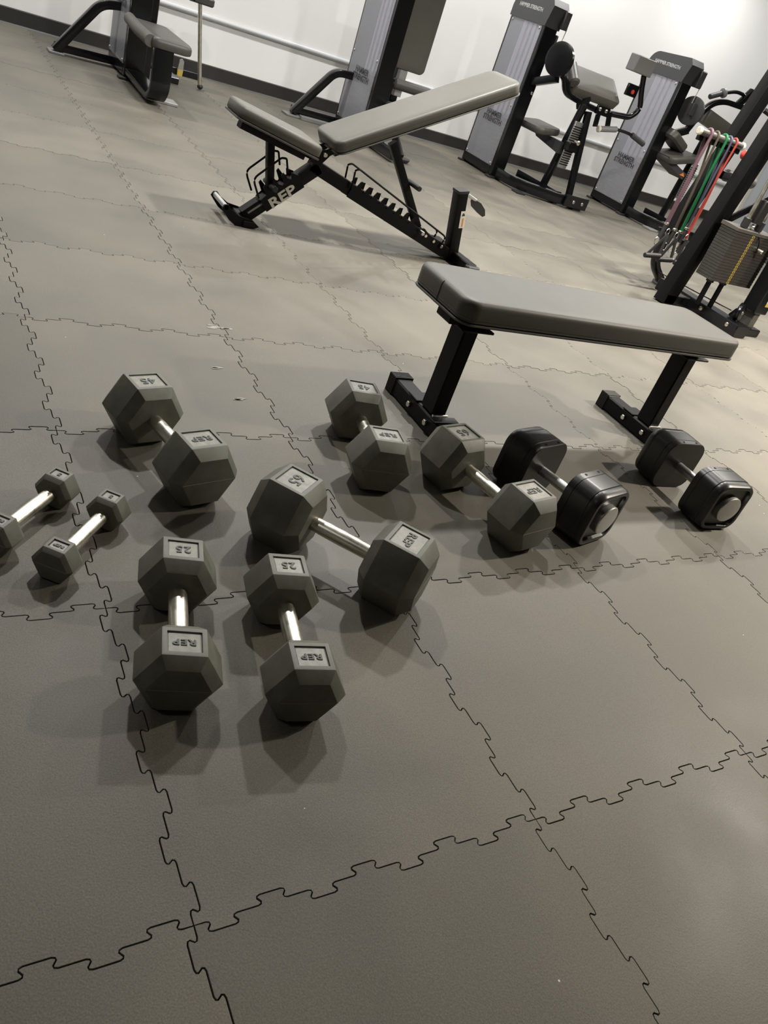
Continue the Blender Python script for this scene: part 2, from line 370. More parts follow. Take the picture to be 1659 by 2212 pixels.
# ------------------------------------------------------------------ flat bench
def pad(name, m, parent, w, h, r, prof, mtx, sub=7):
    """prof: list of (inset, z) rings; mtx places local x (w), y (h), z (up)"""
    rings = []
    for ins, z in prof: rings.append([mtx @ Vector((p[0], p[1], z)) for p in rsec(w - 2 * ins, h - 2 * ins, max(r - ins, .006), sub)])
    return MB().loft(rings).build(name, m, parent, ang=40)
fb = thing('flat_bench', (1.6, 1.31, 0), 'flat weight bench with grey padded top and black steel legs', 'bench')
I4 = Matrix.Translation
p = pad('pad', 'vinyl', fb, 1.225, .304, .05, [(.006, .417), (.001, .421), (0, .427), (0, .462), (.0015, .470), (.006, .4765), (.014, .4795), (.03, .481), (.08, .4815)], I4((1.5985, 1.314, 0)))
pad('piping', 'vinyl_dark', p, 1.231, .310, .053, [(.006, .409), (.001, .411), (0, .4135), (.001, .416), (.006, .418)], I4((1.5985, 1.314, 0)))
for zz in (.4235, .4315):
    pad('seam', 'vinyl_dark', p, 1.2265, .3055, .0505, [(.004, zz - .001), (0, zz), (.004, zz + .001)], I4((1.5985, 1.314, 0)))
MB().tube([(.9855, 1.311, .420), (.9855, 1.311, .462), (.987, 1.311, .470), (.992, 1.311, .4768)], .0013, 6, (0, 1, 0)).build('seam', 'vinyl_dark', p)
MB().box(1.03, 2.175, 1.272, 1.352, .366, .409, .004).build('spine_tube', 'black', fb)
for x0, xb in ((1.092, 1.0), (2.108, 2.06)):
    pw = MB().box(x0 + .004, x0 + .058, 1.272, 1.348, .062, .366, .005).build('post', 'black', fb)
    MB().box(x0 - .02, x0 + .10, 1.255, 1.365, .356, .3635, .002).build('mounting_plate', 'black', pw)
    MB().tube([(x0 + .004, 1.268, .066), (x0 + .03, 1.266, .067), (x0 + .06, 1.268, .066)], .0045, 8).build('weld', 'steel', pw)
    ft = MB().box(x0, x0 + .062, 1.14, 1.54, .002, .060, .005).build('foot', 'black', fb)
    MB().box(x0 - .012, x0 + .085, 1.23, 1.262, .060, .0665, .002).build('stop_plate', 'black', ft)
    MB().box(x0 - .003, x0 + .072, 1.36, 1.42, .060, .066, .002).build('stop_plate', 'black', ft)
    for yy in (1.395, 1.283):
        MB().lathe([(0, .0085), (.0015, .0105), (.007, .0105), (.0085, .009), (.0086, .0001)], (x0, yy, .032), (-1, 0, 0), 6).build('bolt', 'steel', ft)
    for ya, yb in ((1.508, 1.553), (1.128, 1.168)):
        cp = MB().box(x0 - .003, x0 + .066, ya, yb, 0, .064, .004)
        for q in range(6):
            yy = ya + .004 + q * (yb - ya - .008) / 5
            cp.box(x0 - .005, x0 + .068, yy - .002, yy + .002, .0005, .066, .001)
        cp.build('end_cap', 'cap', ft)

# ------------------------------------------------------------------ incline bench
ib = thing('incline_bench', (1.7, 3.135, 0), 'adjustable incline bench with raised grey backrest and black notched frame', 'bench')
YC = 3.135
bx = Vector((2.268 - 1.400, 0, .935 - .461)); bl = bx.length; bx.normalize(); bz = Vector((-bx.z, 0, bx.x))
mb = Matrix(((bx.x, 0, bz.x, 1.400), (0, 1, 0, YC), (bx.z, 0, bz.z, .461), (0, 0, 0, 1))) @ I4((bl / 2, 0, 0))
bp = pad('back_pad', 'vinyl', ib, bl, .276, .045, [(.006, -.052), (.001, -.049), (0, -.044), (0, -.013), (.0015, -.007), (.006, -.002), (.014, .0005), (.04, .002)], mb)
pad('seam', 'vinyl_dark', bp, bl + .001, .277, .0455, [(.004, -.0375), (0, -.0365), (.004, -.0355)], mb)
pad('piping', 'vinyl_dark', bp, bl + .006, .282, .048, [(.006, -.061), (.001, -.0595), (0, -.057), (.001, -.0545), (.006, -.053)], mb)
sx_ = Vector((1.345 - .955, 0, .428 - .507)); sl = sx_.length; sx_.normalize(); sz_ = Vector((-sx_.z, 0, sx_.x))
ms = Matrix(((sx_.x, 0, sz_.x, .955), (0, 1, 0, YC), (sx_.z, 0, sz_.z, .507), (0, 0, 0, 1))) @ I4((sl / 2, 0, 0))
# seat pad narrows towards its front edge
outl = [(-sl / 2, -.085), (-sl / 2 + .02, -.108), (sl / 2 - .03, -.138), (sl / 2, -.128), (sl / 2, .128), (sl / 2 - .03, .138), (-sl / 2 + .02, .108), (-sl / 2, .085)]
def scl(ins, z): return [ms @ Vector((px * (1 - 2 * ins / sl), py * (1 - 2 * ins / .27), z)) for px, py in outl]
sp_ = MB().loft([scl(.005, -.05), scl(0, -.045), scl(0, -.012), scl(.004, -.003), (scl(.012, .001))]).build('seat_pad', 'vinyl', ib, ang=50)
MB().loft([scl(-.003, -.060), scl(-.003, -.053), scl(.004, -.051)]).build('piping', 'vinyl_dark', sp_)
def xz(x, z, y=YC): return Vector((x, y, z))
UPY = (0, 1, 0)
mbm = MB().bar(xz(1.36, .325), xz(2.285, .035), .062, .06, UPY).build('main_beam', 'black', ib)
flg = MB().bar(xz(1.40, .318), xz(1.09, .028), .06, .06, UPY).build('front_leg', 'black', ib)
MB().bar(xz(1.10, .050), xz(1.20, .143), .012, .0605, UPY, .002).build('wear_strip', 'greyplastic', flg)
rp = MB().bar(xz(2.318, .012), xz(2.238, .366), .058, .07, UPY).build('rear_post', 'black', ib)
MB().bar(xz(2.2395, .360), xz(2.2365, .373), .063, .075, UPY).build('post_cap', 'cap', rp)
n0 = Vector((-.08, 0, .354)).normalized(); 
st = MB(); c0 = xz(2.287, .232, YC - .0356); sxx = Vector((n0.z, 0, -n0.x))
st.poly([c0 - sxx * .017 - n0 * .045, c0 + sxx * .017 - n0 * .045, c0 + sxx * .017 + n0 * .045, c0 - sxx * .017 + n0 * .045], (0, -1, 0), .0006)
stk = st.build('warning_sticker', 'white', rp)
st = MB(); st.poly([c0 - sxx * .004 - n0 * .038, c0 + sxx * .005 - n0 * .038, c0 + sxx * .005 + n0 * .008, c0 - sxx * .004 + n0 * .008], (0, -1, 0), .001); st.build('orange_stripe', 'orange', rp)
st = MB(); st.poly([c0 - sxx * .010 + n0 * .018, c0 + sxx * .010 + n0 * .020, c0 + sxx * .006 + n0 * .030, c0 + n0 * .036, c0 - sxx * .007 + n0 * .031], (0, -1, 0), .001); st.build('pictogram', 'print', rp)
hd = MB().tube(arc([xz(2.255, .352, YC + .02), xz(2.30, .352, YC + .05), xz(2.40, .322, YC + .065)], 5), .010, 10).build('lever', 'satin', rp)
MB().loft([[Vector((2.375, 3.19, .318)) + Vector((a, 0, b)) for a, b in q] for q in ([(-.005, .015), (.06, -.002), (.10, -.03), (.115, -.06), (.10, -.07), (.06, -.055), (.01, -.03), (-.005, -.005)],)] + [[Vector((2.375, 3.205, .318)) + Vector((a, 0, b)) for a, b in [(-.005, .015), (.06, -.002), (.10, -.03), (.115, -.06), (.10, -.07), (.06, -.055), (.01, -.03), (-.005, -.005)]]]).build('grip', 'cap', rp)
rf = MB().box(2.30, 2.36, 2.93, 3.36, .004, .056, .005).build('rear_foot', 'black', ib)
for ya, yb in ((2.905, 2.945), (3.345, 3.385)): MB().box(2.29, 2.37, ya, yb, 0, .05, .006).build('foot_cap', 'cap', rf)
# ladder of notches for the backrest strut
dv = Vector((2.285 - 1.36, 0, .035 - .325)).normalized(); nv = Vector((-dv.z, 0, dv.x))
def ladder(y):
    base = Vector((1.585, y, .252)); pts = [base - nv * .034]; L = .69; k = 8; pit = L * .62 / k
    s = .0
    top = [base + nv * .028]
    for i in range(k):
        a = .02 + i * pit
        top += [base + dv * (a) + nv * .028, base + dv * (a + pit * .18) + nv * .062, base + dv * (a + pit * .38) + nv * .066, base + dv * (a + pit * .55) + nv * .03, base + dv * (a + pit * .72) + nv * .018, base + dv * (a + pit * .9) + nv * .02]
    top += [base + dv * L * .72 + nv * .045, base + dv * L * .8 + nv * .03, base + dv * L + nv * .03]
    return [base - nv * .034] + top + [base + dv * L - nv * .032]
for yy in (YC - .037, YC + .032): MB().poly(ladder(yy), (0, 1, 0), .005).build('notch_plate', 'black', ib)
for yy in (YC - .045, YC + .045):
    MB().tube(arc([xz(1.585, .255, yy), xz(1.578, .35, yy), xz(1.60, .358, yy), xz(2.215, .128, yy), xz(2.195, .07, yy)], 4, .35), .0048, 8).build('guard_rod', 'black', ib)
MB().bar(xz(1.755, .505), xz(2.045, .140), .04, .034, UPY).build('strut', 'black', ib)
MB().cyl((1.925, YC - .1, .345), (1.925, YC + .03, .345), .013).build('pin_grip', 'cap', ib)
MB().cyl((2.048, YC - .075, .128), (2.048, YC + .075, .128), .011).build('strut_pin', 'satin', ib)
for q in (.0, .06, .12): MB().cyl((2.09 + q, YC - .046, .112 - q * .33), (2.09 + q, YC - .036, .112 - q * .33), .009, 10).build('bolt', 'steel', ib)
# back frame under the pad
o0 = xz(1.400, .461) - bz * .078; 
bf = MB().bar(o0 + bx * .02, o0 + bx * .84, .045, .05, UPY).build('back_frame', 'black', ib)
c0 = o0 + bx * .595 + Vector((0, -.0256, 0)); st = MB(); st.poly([c0 - bx * .075 - bz * .017, c0 + bx * .075 - bz * .017, c0 + bx * .075 + bz * .017, c0 - bx * .075 + bz * .017], (0, -1, 0), .0006); st.build('warning_sticker', 'white', bf)
st = MB(); st.poly([c0 - bx * .06 - bz * .010, c0 - bx * .042 - bz * .012, c0 - bx * .038 + bz * .004, c0 - bx * .052 + bz * .012], (0, -1, 0), .001); st.build('pictogram', 'print', bf)
# hinge plates between seat and back
for yy in (YC - .045, YC + .04): MB().poly([xz(1.345, .40, yy), xz(1.40, .405, yy), xz(1.47, .44, yy), xz(1.47, .415, yy), xz(1.43, .385, yy), xz(1.39, .33, yy), xz(1.34, .34, yy)], (0, 1, 0), .005).build('hinge_plate', 'black', ib)
MB().cyl((1.40, YC - .06, .385), (1.40, YC + .06, .385), .010).build('hinge_bolt', 'steel', ib)
so = xz(.955, .507) - sz_ * .078
MB().bar(so + sx_ * .05, so + sx_ * .385, .04, .05, UPY).build('seat_frame', 'black', ib)
MB().bar(xz(1.135, .415), xz(1.188, .185), .034, .04, UPY).build('seat_post', 'black', ib)
MB().cyl((1.186, YC - .085, .192), (1.186, YC + .06, .192), .013).build('seat_pin', 'cap', ib)
ld = Vector((1.40 - 1.09, 0, .318 - .028)).normalized(); ln = Vector((-ld.z, 0, ld.x))
def sbr(y):
    b = Vector((1.165, y, .098)); P_ = [b - ln * .033, b + ln * .03]
    for i in range(3):
        a = .035 + i * .05
        P_ += [b + ld * a + ln * .035, b + ld * (a + .008) + ln * .075, b + ld * (a + .022) + ln * .08, b + ld * (a + .028) + ln * .045, b + ld * (a + .042) + ln * .032]
    return P_ + [b + ld * .19 + ln * .06, b + ld * .215 + ln * .03, b + ld * .215 - ln * .033]
for yy in (YC - .037, YC + .032): MB().poly(sbr(yy), (0, 1, 0), .005).build('seat_notch_plate', 'black', ib)
for yy in (YC - .06, YC + .05):
    MB().tube(arc([xz(1.125, .135, yy), xz(1.078, .215, yy), xz(1.19, .33, yy), xz(1.215, .332, yy), xz(1.235, .275, yy)], 4, .3), .005, 8).build('guard_rod', 'black', ib)
text('REP', .066, .0008, frame(xz(1.245, .158, YC - .0378), ld, ln), 'lettering', 'silverprint', ib, sx=1.35, bold=.002)
# front foot with carry tube
ffp = [(.952, .066), (.962, .085), (.98, .088), (1.0, .068), (1.04, .046), (1.11, .036), (1.145, .012), (1.12, 0), (1.03, 0), (.995, .02)]
for yy in (YC - .09, YC + .09): MB().poly([(a, yy, b) for a, b in ffp], (0, 1, 0), .008).build('foot_plate', 'black', ib)
MB().cyl((.972, YC - .09, .073), (.972, YC + .1, .073), .0125).build('carry_tube', 'satin', ib)
MB().box(1.06, 1.12, YC - .1, YC + .1, .002, .032, .004).build('front_foot', 'black', ib)

# ------------------------------------------------------------------ selectorised machines by the wall
def tower(t, x0, y0, y1, logo=True, top=1.47):
    w = .155
    for ya, yb in ((y0 - .03, y0 + .02), (y1 - .02, y1 + .02)):
        up = MB().box(x0 + .006, x0 + w - .006, ya, yb, .02, 1.30, .006).build('upright', 'gloss', t)
    MB().box(x0 + .004, x0 + w - .004, y0 + .02, y1 - .02, .02, .105, .005).build('base_beam', 'gloss', t)
    MB().box(x0 - .03, x0 + w + .03, y1 - .03, y1 + .03, 0, .018, .003).build('foot_pad', 'cap', t)
    MB().box(x0 - .03, x0 + w + .03, y0 - .06, y0 + .01, 0, .018, .003).build('foot_pad', 'cap', t)
    for xx in (x0, x0 + w - .005):
        pn = MB().box(xx, xx + .005, y0 + .014, y1 - .014, .095, 1.285, .001).build('shroud_panel', 'frost', t)
        if xx == x0:
            for yy, zz in ((y0 + .035, .115), (y1 - .035, .115), (y0 + .035, 1.255), (y1 - .035, 1.255), (y0 + .035, .62), (y1 - .035, .62)):
                MB().lathe([(0, .010), (.004, .010), (.008, .006), (.0085, .0001)], (xx, yy, zz), (-1, 0, 0), 12).build('panel_screw', 'satin', pn)
            if logo:
                ym = (y0 + y1) / 2 
                text('HAMMER\nSTRENGTH', .062, .0006, frame((xx - .0008, ym - .01, .478), (0, -1, 0), (0, 0, 1)), 'lettering', 'print', pn, sx=1.0, bold=.0022)
    ws = MB()
    for q in range(11): ws.box(x0 + .03, x0 + w - .03, y0 + .10, y1 - .10, .11 + q * .036, .11 + q * .036 + .033, .002)
    ws.build('weight_stack', 'plastic', t)
    for yy in ((y0 + y1) / 2 - .07, (y0 + y1) / 2, (y0 + y1) / 2 + .07): MB().cyl((x0 + w / 2, yy, .5), (x0 + w / 2, yy, 1.29), .009, 10).build('guide_rod', 'satin', t)
    # moulded cap, rounded towards the wall
    prof = [(y0 - .03, 1.28), (y1 + .02, 1.28), (y1 + .02, top - .12)]
    for k in range(1, 8):
        a = math.radians(90 * k / 8); prof.append((y1 + .02 - .13 * (1 - math.cos(a)), top - .12 + .12 * math.sin(a)))
    prof += [(y1 - .13, top), (y0 - .03, top + .02), (y0 - .07, top - .03), (y0 - .06, top - .07)]
    cp = MB().loft([[Vector((x, y, z)) for y, z in prof] for x in (x0 - .008, x0 + w + .008)]).build('cap', 'plastic', t)
    text('HAMMER STRENGTH', .042, .0006, frame((x0 - .009, (y0 + y1) / 2 - .005, top - .085), (0, -1, 0), (0, 0, 1)), 'lettering', 'lightprint', cp, sx=.92, bold=.0012)

# --- machine with low seat, far left
m1 = thing('seated_machine', (1.19, 6.0, 0), 'gym machine with low brown seat on a curved black stand, far left by the wall', 'gym machine')
tower(m1, 1.11, 6.03, 6.56)
MB().rpath(arc([(.70, 6.32, .02), (.98, 6.32, .395), (1.12, 6.32, .42)], 8, .45), .06, .06, UPY).build('rear_brace', 'gloss', m1)
MB().bar((.70, 6.34, .045), (1.12, 6.40, .045), .06, .055).build('floor_beam', 'gloss', m1)
MB().box(.655, .76, 6.27, 6.40, 0, .016, .003).build('foot_pad', 'greyplastic', m1)
stp = [(6.05, .10), (5.62, .10), (5.40, .085), (5.31, .10), (5.265, .17), (5.27, .335)]
MB().sweep(arc([Vector((1.185, a, b)) for a, b in [(6.05, .06), (5.34, .045), (5.255, .12), (5.28, .345)]], 8, .4), rsec(.125, .04, .006, 2), (0, .4, 1)).build('curved_stand', 'gloss', m1)
mseat = I4((1.235, 5.62, .40))
stt = pad('seat', 'vinyl_dark', m1, .27, .72, .06, [(.02, -.055), (.004, -.05), (0, -.04), (0, -.015), (.006, 0), (.02, .010), (.06, .013)], mseat)
MB().tube([(1.10, 5.30, .375), (1.085, 5.62, .385), (1.10, 5.95, .395)], .038, 12).build('side_bolster', 'vinyl', m1)
MB().box(1.15, 1.25, 5.30, 5.9, .325, .352, .004).build('seat_bracket', 'gloss', m1)
MB().bar((1.17, 5.33, .335), (1.17, 5.46, .20), .012, .02, (1, 0, 0)).build('seat_gusset', 'gloss', m1)
MB().box(1.215, 1.32, 6.08, 6.16, 0, 1.0, .006).build('column', 'gloss', m1)
MB().box(1.212, 1.232, 6.03, 6.065, .46, .80, .003).build('cable_guide', 'greyplastic', m1)
MB().cyl((1.22, 6.045, .40), (1.22, 6.045, .52), .006, 8).build('cable_end', 'steel', m1)
MB().box(1.16, 1.38, 5.46, 5.60, .0, .02, .004).build('foot_pad', 'satin', m1)
# chrome support of the same machine
MB().tube([(1.80, 6.43, .03), (1.69, 6.40, .60)], .016, 12).build('chrome_support', 'chrome', m1)
MB().lathe([(-.02, .008), (-.012, .02), (0, .024), (.012, .02), (.02, .008)], (1.805, 6.43, .024), (0, 0, 1), 16).build('rubber_foot', 'cap', m1)
pad('arm_pad', 'vinyl_dark', m1, .20, .16, .03, [(.01, 0), (0, .01), (0, .045), (.01, .055)], I4((1.69, 6.42, .585)))
MB().bar((1.32, 6.12, .64), (1.69, 6.40, .60), .03, .03).build('support_arm', 'gloss', m1)
MB().box(1.62, 1.94, 6.86, 6.93, 0.0, .05, .004).build('rear_rail', 'gloss', m1)
MB().box(1.55, 1.62, 6.38, 6.93, 0.0, .045, .004).build('side_rail', 'gloss', m1)
tg = thing('hand_scraper', (1.75, 6.84, 0), 'small grey tool with yellow tip lying behind the seat of the far left machine', 'tool')
MB().poly([(1.722, 6.83, .045), (1.768, 6.83, .045), (1.765, 6.83, .115), (1.75, 6.83, .13), (1.73, 6.83, .12)], (0, 1, 0), .012).build('blade', 'satin', tg)
MB().poly([(1.725, 6.828, 0), (1.765, 6.828, 0), (1.768, 6.828, .047), (1.722, 6.828, .047)], (0, 1, 0), .018).build('tip', 'yellow', tg)

# --- machine with upright back pad, behind the incline bench
m2 = thing('back_pad_machine', (3.13, 6.2, 0), 'gym machine with tall grey back pad, right behind the incline bench', 'gym machine')
tower(m2, 3.055, 5.965, 6.49)
MB().rpath(arc([(2.60, 6.38, .03), (2.90, 6.38, .425), (3.06, 6.38, .43)], 8, .45), .06, .065, UPY).build('rear_brace', 'gloss', m2)
MB().bar((2.60, 6.41, .05), (3.06, 6.41, .05), .06, .06).build('floor_beam', 'gloss', m2)
MB().box(2.535, 2.66, 6.33, 6.46, 0, .016, .003).build('foot_pad', 'greyplastic', m2)
MB().box(2.66, 3.06, 6.30, 6.37, 0, .03, .003).build('floor_rail', 'greyplastic', m2)
mbk = Matrix(((1, 0, 0, 3.345), (0, 0, -1, 6.0), (0, 1, 0, .93), (0, 0, 0, 1)))
pad('back_pad', 'vinyl', m2, .32, .62, .045, [(.008, -.05), (0, -.042), (0, 0), (.004, .01), (.012, .014), (.05, .016)], mbk)
MB().box(3.29, 3.36, 6.055, 6.11, .05, 1.2, .006).build('pad_post', 'gloss', m2)
MB().box(3.275, 3.345, 5.98, 6.03, .42, .62, .004).build('pad_bracket', 'satin', m2)
MB().cyl((3.235, 5.97, .51), (3.60, 5.97, .51), .042, 18, .012).build('roller_pad', 'vinyl_dark', m2)
MB().cyl((3.16, 5.97, .51), (3.24, 5.97, .51), .014).build('roller_axle', 'steel', m2)
MB().box(3.19, 3.23, 5.95, 6.06, .37, .54, .004).build('pivot_plate', 'gloss', m2)
MB().bar((3.14, 6.0, .06), (3.14, 5.45, .06), .07, .08).build('floor_beam', 'gloss', m2)
MB().lathe([(0, .001), (0, .07), (.02, .085), (.03, .085), (.03, .001)], (3.30, 5.62, 0), (0, 0, 1), 20).build('foot_disc', 'cap', m2)
MB().bar((3.30, 5.62, .03), (3.32, 6.08, .30), .05, .05).build('seat_support', 'gloss', m2)
MB().box(3.22, 3.44, 5.58, 6.0, .30, .37, .02).build('seat', 'vinyl_dark', m2)

# --- arm curl machine
m3 = thing('arm_curl_machine', (4.58, 6.2, 0), 'arm curl machine with sloping elbow pad, its tower beside the raised backrest', 'gym machine')
tower(m3, 4.5, 5.99, 6.49)
YM = 5.70
MB().rpath(arc([(4.575, 5.98, .062), (4.575, 5.62, .062), (4.98, 5.44, .062), (5.26, 5.44, .062)], 7, .5), .075, .09).build('front_beam', 'gloss', m3)
ep = MB().box(4.99, 5.275, 5.375, 5.398, .02, .125, .004).build('end_plate', 'gloss', m3)
for xx in (5.09, 5.20): MB().lathe([(0, .015), (.006, .015), (.009, .010), (.0095, .0001)], (xx, 5.375, .072), (0, -1, 0), 14).build('bolt', 'steel', ep)
for xx in (4.57, 5.18): MB().box(xx - .05, xx + .05, 5.39 if xx > 5 else 5.5, 5.49 if xx > 5 else 5.6, 0, .018, .003).build('foot_pad', 'cap', m3)
MB().bar((4.935, 6.10, .06), (4.955, 5.46, .06), .06, .11).build('rear_beam', 'gloss', m3)
MB().rpath([(5.07, 5.45, .10), (4.99, 5.56, .80)], .055, .05, (1, 0, 0)).build('front_post', 'gloss', m3)
MB().rpath([(4.94, 5.70, .10), (4.94, 5.59, .84)], .06, .05, (1, 0, 0)).build('seat_post', 'gloss', m3)
sl_ = MB().box(4.89, 4.99, 5.545, 5.565, .30, .70, .003).build('slide_rail', 'satin', m3)
for q in range(18): MB().box(4.888, 4.992, 5.541, 5.546, .33 + q * .019, .338 + q * .019, .001).build('notch', 'black', sl_)
MB().box(4.88, 5.02, 5.50, 5.57, .455, .53, .006).build('seat_carriage', 'gloss', m3)
MB().lathe([(0, .012), (.03, .012), (.034, .02), (.05, .02), (.055, .01)], (4.93, 5.5, .545), (0, -1, 0), 14).build('knob', 'steel', m3)
mse = Matrix.Translation((4.80, 5.92, .56)) @ Matrix.Rotation(math.radians(-8), 4, 'Y')
pad('seat', 'vinyl_dark', m3, .28, .40, .07, [(.02, -.055), (.004, -.045), (0, -.03), (0, -.01), (.01, .005), (.04, .011)], mse)
MB().poly([(4.88, 5.62, .50), (4.88, 6.06, .50), (4.88, 6.00, .45), (4.88, 5.62, .40)], (1, 0, 0), .05).build('seat_bracket', 'plastic', m3)
# elbow pad
mel = Matrix.Translation((5.10, 5.74, 1.02)) @ Matrix.Rotation(math.radians(38), 4, 'X')
pad('elbow_pad', 'vinyl', m3, .56, .27, .03, [(.006, -.085), (0, -.08), (0, -.012), (.006, 0), (.02, .006), (.05, .008)], mel)
MB().cyl((4.83, 5.84, 1.09), (4.80, 5.66, .96), .05, 16, .015).build('pad_roll', 'vinyl_dark', m3)
MB().bar((4.96, 5.66, .80), (5.08, 5.72, .96), .07, .06).build('pad_stem', 'gloss', m3)
MB().lathe([(-.02, .11), (-.016, .135), (.016, .135), (.02, .11)], (4.60, 5.73, 1.09), (1, .35, 0), 36).build('cam_disc', 'gloss', m3)
MB().rpath(arc([(4.62, 5.74, 1.02), (4.71, YM, .98), (4.78, YM, .87), (5.00, YM, .84), (5.24, YM, .825)], 6, .45), .05, .055, UPY).build('pivot_arm', 'gloss', m3)
MB().tube(arc([(5.24, YM, .825), (5.62, YM, .86), (5.70, YM, .95), (5.62, YM, 1.09), (5.57, YM, 1.21)], 6, .45), .026, 12).build('lift_arm', 'gloss', m3)
mc = Matrix.Translation((5.48, YM, 1.275)) @ Matrix.Rotation(math.radians(-8), 4, 'Z')
MB().box(5.37, 5.60, YM - .06, YM + .06, 1.21, 1.345, .006).build('counterweight', 'greyplastic', m3)
MB().box(5.42, 5.56, YM - .03, YM + .0, 1.02, 1.12, .006).build('pivot_block', 'gloss', m3)
MB().cyl((5.49, YM - .03, 1.06), (5.49, YM - .04, 1.06), .019, 18).build('release_button', 'red', m3)
MB().box(5.16, 5.32, YM - .045, YM - .02, .80, .875, .004).build('clevis_plate', 'gloss', m3)
for xx in (5.19, 5.27): MB().lathe([(0, .016), (.008, .016), (.011, .01), (.0115, .0001)], (xx, YM - .045, .845), (0, -1, 0), 12).build('bolt', 'steel', m3)
MB().bar((5.21, YM - .03, .80), (5.23, YM - .03, .70), .02, .05).build('handle_link', 'gloss', m3)
MB().bar((5.33, YM - .03, .85), (5.38, YM - .03, .72), .02, .05).build('handle_link', 'gloss', m3)
MB().cyl((5.27, YM - .06, .695), (5.47, YM - .06, .735), .026, 16, .006).build('handle_grip', 'greyplastic', m3)
MB().tube(arc([(5.45, YM - .06, .735), (5.66, YM - .06, .74), (5.88, YM - .06, .69)], 5), .014, 10).build('handle_bar', 'gloss', m3)
MB().cyl((5.68, YM - .06, .735), (5.88, YM - .06, .69), .025, 16, .006).build('handle_grip', 'plastic', m3)
MB().cyl((5.245, YM - .06, .69), (5.275, YM - .06, .695), .029, 16, .008).build('handle_end', 'cream', m3)
MB().bar((4.60, 5.96, .86), (4.66, 5.74, .95), .07, .06).build('tower_link', 'gloss', m3)
MB().box(4.655, 4.675, 5.945, 6.12, 1.02, 1.25, .005).build('cable_cover', 'plastic', m3)
MB().poly([(4.6545, 6.06, 1.09), (4.6545, 6.02, 1.09), (4.6545, 6.04, 1.125)], (-1, 0, 0), .002).build('warning_triangle', 'yellow', m3)
MB().box(4.63, 4.70, 5.90, 5.965, 1.30, 1.44, .008).build('pulley_housing', 'plastic', m3)
MB().cyl((4.68, 5.915, 1.05), (4.70, 5.91, 1.32), .004, 8).build('cable', 'steel', m3)
for zz in (.77, .86): MB().lathe([(0, .014), (.006, .014), (.009, .008)], (4.62, 5.955, zz), (0, -1, 0), 12).build('bolt', 'steel', m3)

# --- press machine behind the resistance bands
m4 = thing('press_machine', (6.25, 6.1, 0), 'gym machine with curved overhead arm, partly hidden behind the hanging bands', 'gym machine')
tower(m4, 6.16, 5.83, 6.32)
Y4 = 5.75
MB().rpath(arc([(6.235, 5.82, .062), (6.235, 5.45, .062), (6.62, 5.25, .062), (7.0, 5.25, .062)], 7, .5), .075, .09).build('front_beam', 'gloss', m4)
for xx, yy in ((6.235, 5.4), (6.95, 5.25)): MB().box(xx - .06, xx + .06, yy - .06, yy + .06, 0, .018, .003).build('foot_pad', 'greyplastic', m4)
MB().bar((6.66, 5.95, .06), (6.66, 5.30, .06), .06, .10).build('rear_beam', 'gloss', m4)
MB().rpath([(6.66, 5.72, .10), (6.66, 5.66, .92)], .055, .05, (1, 0, 0)).build('seat_post', 'gloss', m4)
s4 = MB().box(6.63, 6.72, 5.62, 5.64, .32, .68, .003).build('slide_rail', 'satin', m4)
for q in range(15): MB().box(6.628, 6.722, 5.616, 5.621, .35 + q * .02, .359 + q * .02, .001).build('notch', 'black', s4)
mse = Matrix.Translation((6.47, Y4, .70)) @ Matrix.Rotation(math.radians(-14), 4, 'Y')
pad('seat', 'vinyl_dark', m4, .40, .34, .08, [(.02, -.06), (.004, -.05), (0, -.035), (0, -.01), (.01, .006), (.04, .012)], mse)
MB().poly([(6.28, Y4 - .12, .66), (6.62, Y4 - .12, .56), (6.60, Y4 - .12, .50), (6.30, Y4 - .12, .60)], (0, 1, 0), .2).build('seat_bracket', 'plastic', m4)
MB().poly([(6.52, Y4 - .125, .535), (6.60, Y4 - .125, .53), (6.56, Y4 - .125, .565)], (0, -1, 0), .004).build('adjuster_tab', 'orange', m4)
mlo = Matrix.Translation((6.42, 5.80, .84)) @ Matrix.Rotation(math.radians(22), 4, 'Y')
pad('thigh_pad', 'vinyl_dark', m4, .30, .22, .06, [(.02, -.08), (0, -.06), (0, -.01), (.01, .005), (.04, .01)], mlo)
MB().lathe([(-.02, .11), (-.016, .13), (.016, .13), (.02, .11)], (6.40, Y4, 1.09), (1, .35, 0), 36).build('cam_disc', 'plastic', m4)
MB().box(6.34, 6.50, Y4 - .05, Y4 - .02, 1.05, 1.16, .006).build('cam_cover', 'plastic', m4)
MB().rpath(arc([(6.46, Y4, .92), (6.53, Y4, 1.09), (6.63, Y4, 1.22), (6.78, Y4, 1.27), (7.06, Y4, 1.28)], 6, .45), .05, .055, UPY).build('press_arm', 'gloss', m4)
MB().tube(arc([(6.56, Y4, 1.26), (6.71, Y4, 1.33), (6.88, Y4, 1.385), (7.03, Y4, 1.38), (7.2, Y4, 1.30)], 5, .4), .017, 10).build('handle_bar', 'gloss', m4)
MB().cyl((6.55, Y4, 1.257), (6.69, Y4, 1.322), .026, 14, .006).build('handle_grip', 'plastic', m4)
MB().lathe([(-.02, .02), (-.01, .045), (.01, .045), (.02, .02)], (6.71, Y4, 1.33), (.92, 0, .39), 18).build('hand_stop', 'greyplastic', m4)
MB().bar((6.98, Y4, 1.28), (7.09, Y4, 1.44), .06, .05, UPY).build('arm_link', 'gloss', m4)
mb4 = Matrix.Translation((6.86, Y4 + .05, 1.07)) @ Matrix.Rotation(math.radians(8), 4, 'Y')
pad('chest_pad', 'vinyl', m4, .44, .12, .03, [(.006, -.07), (0, -.06), (0, .05), (.006, .062), (.02, .066)], mb4)
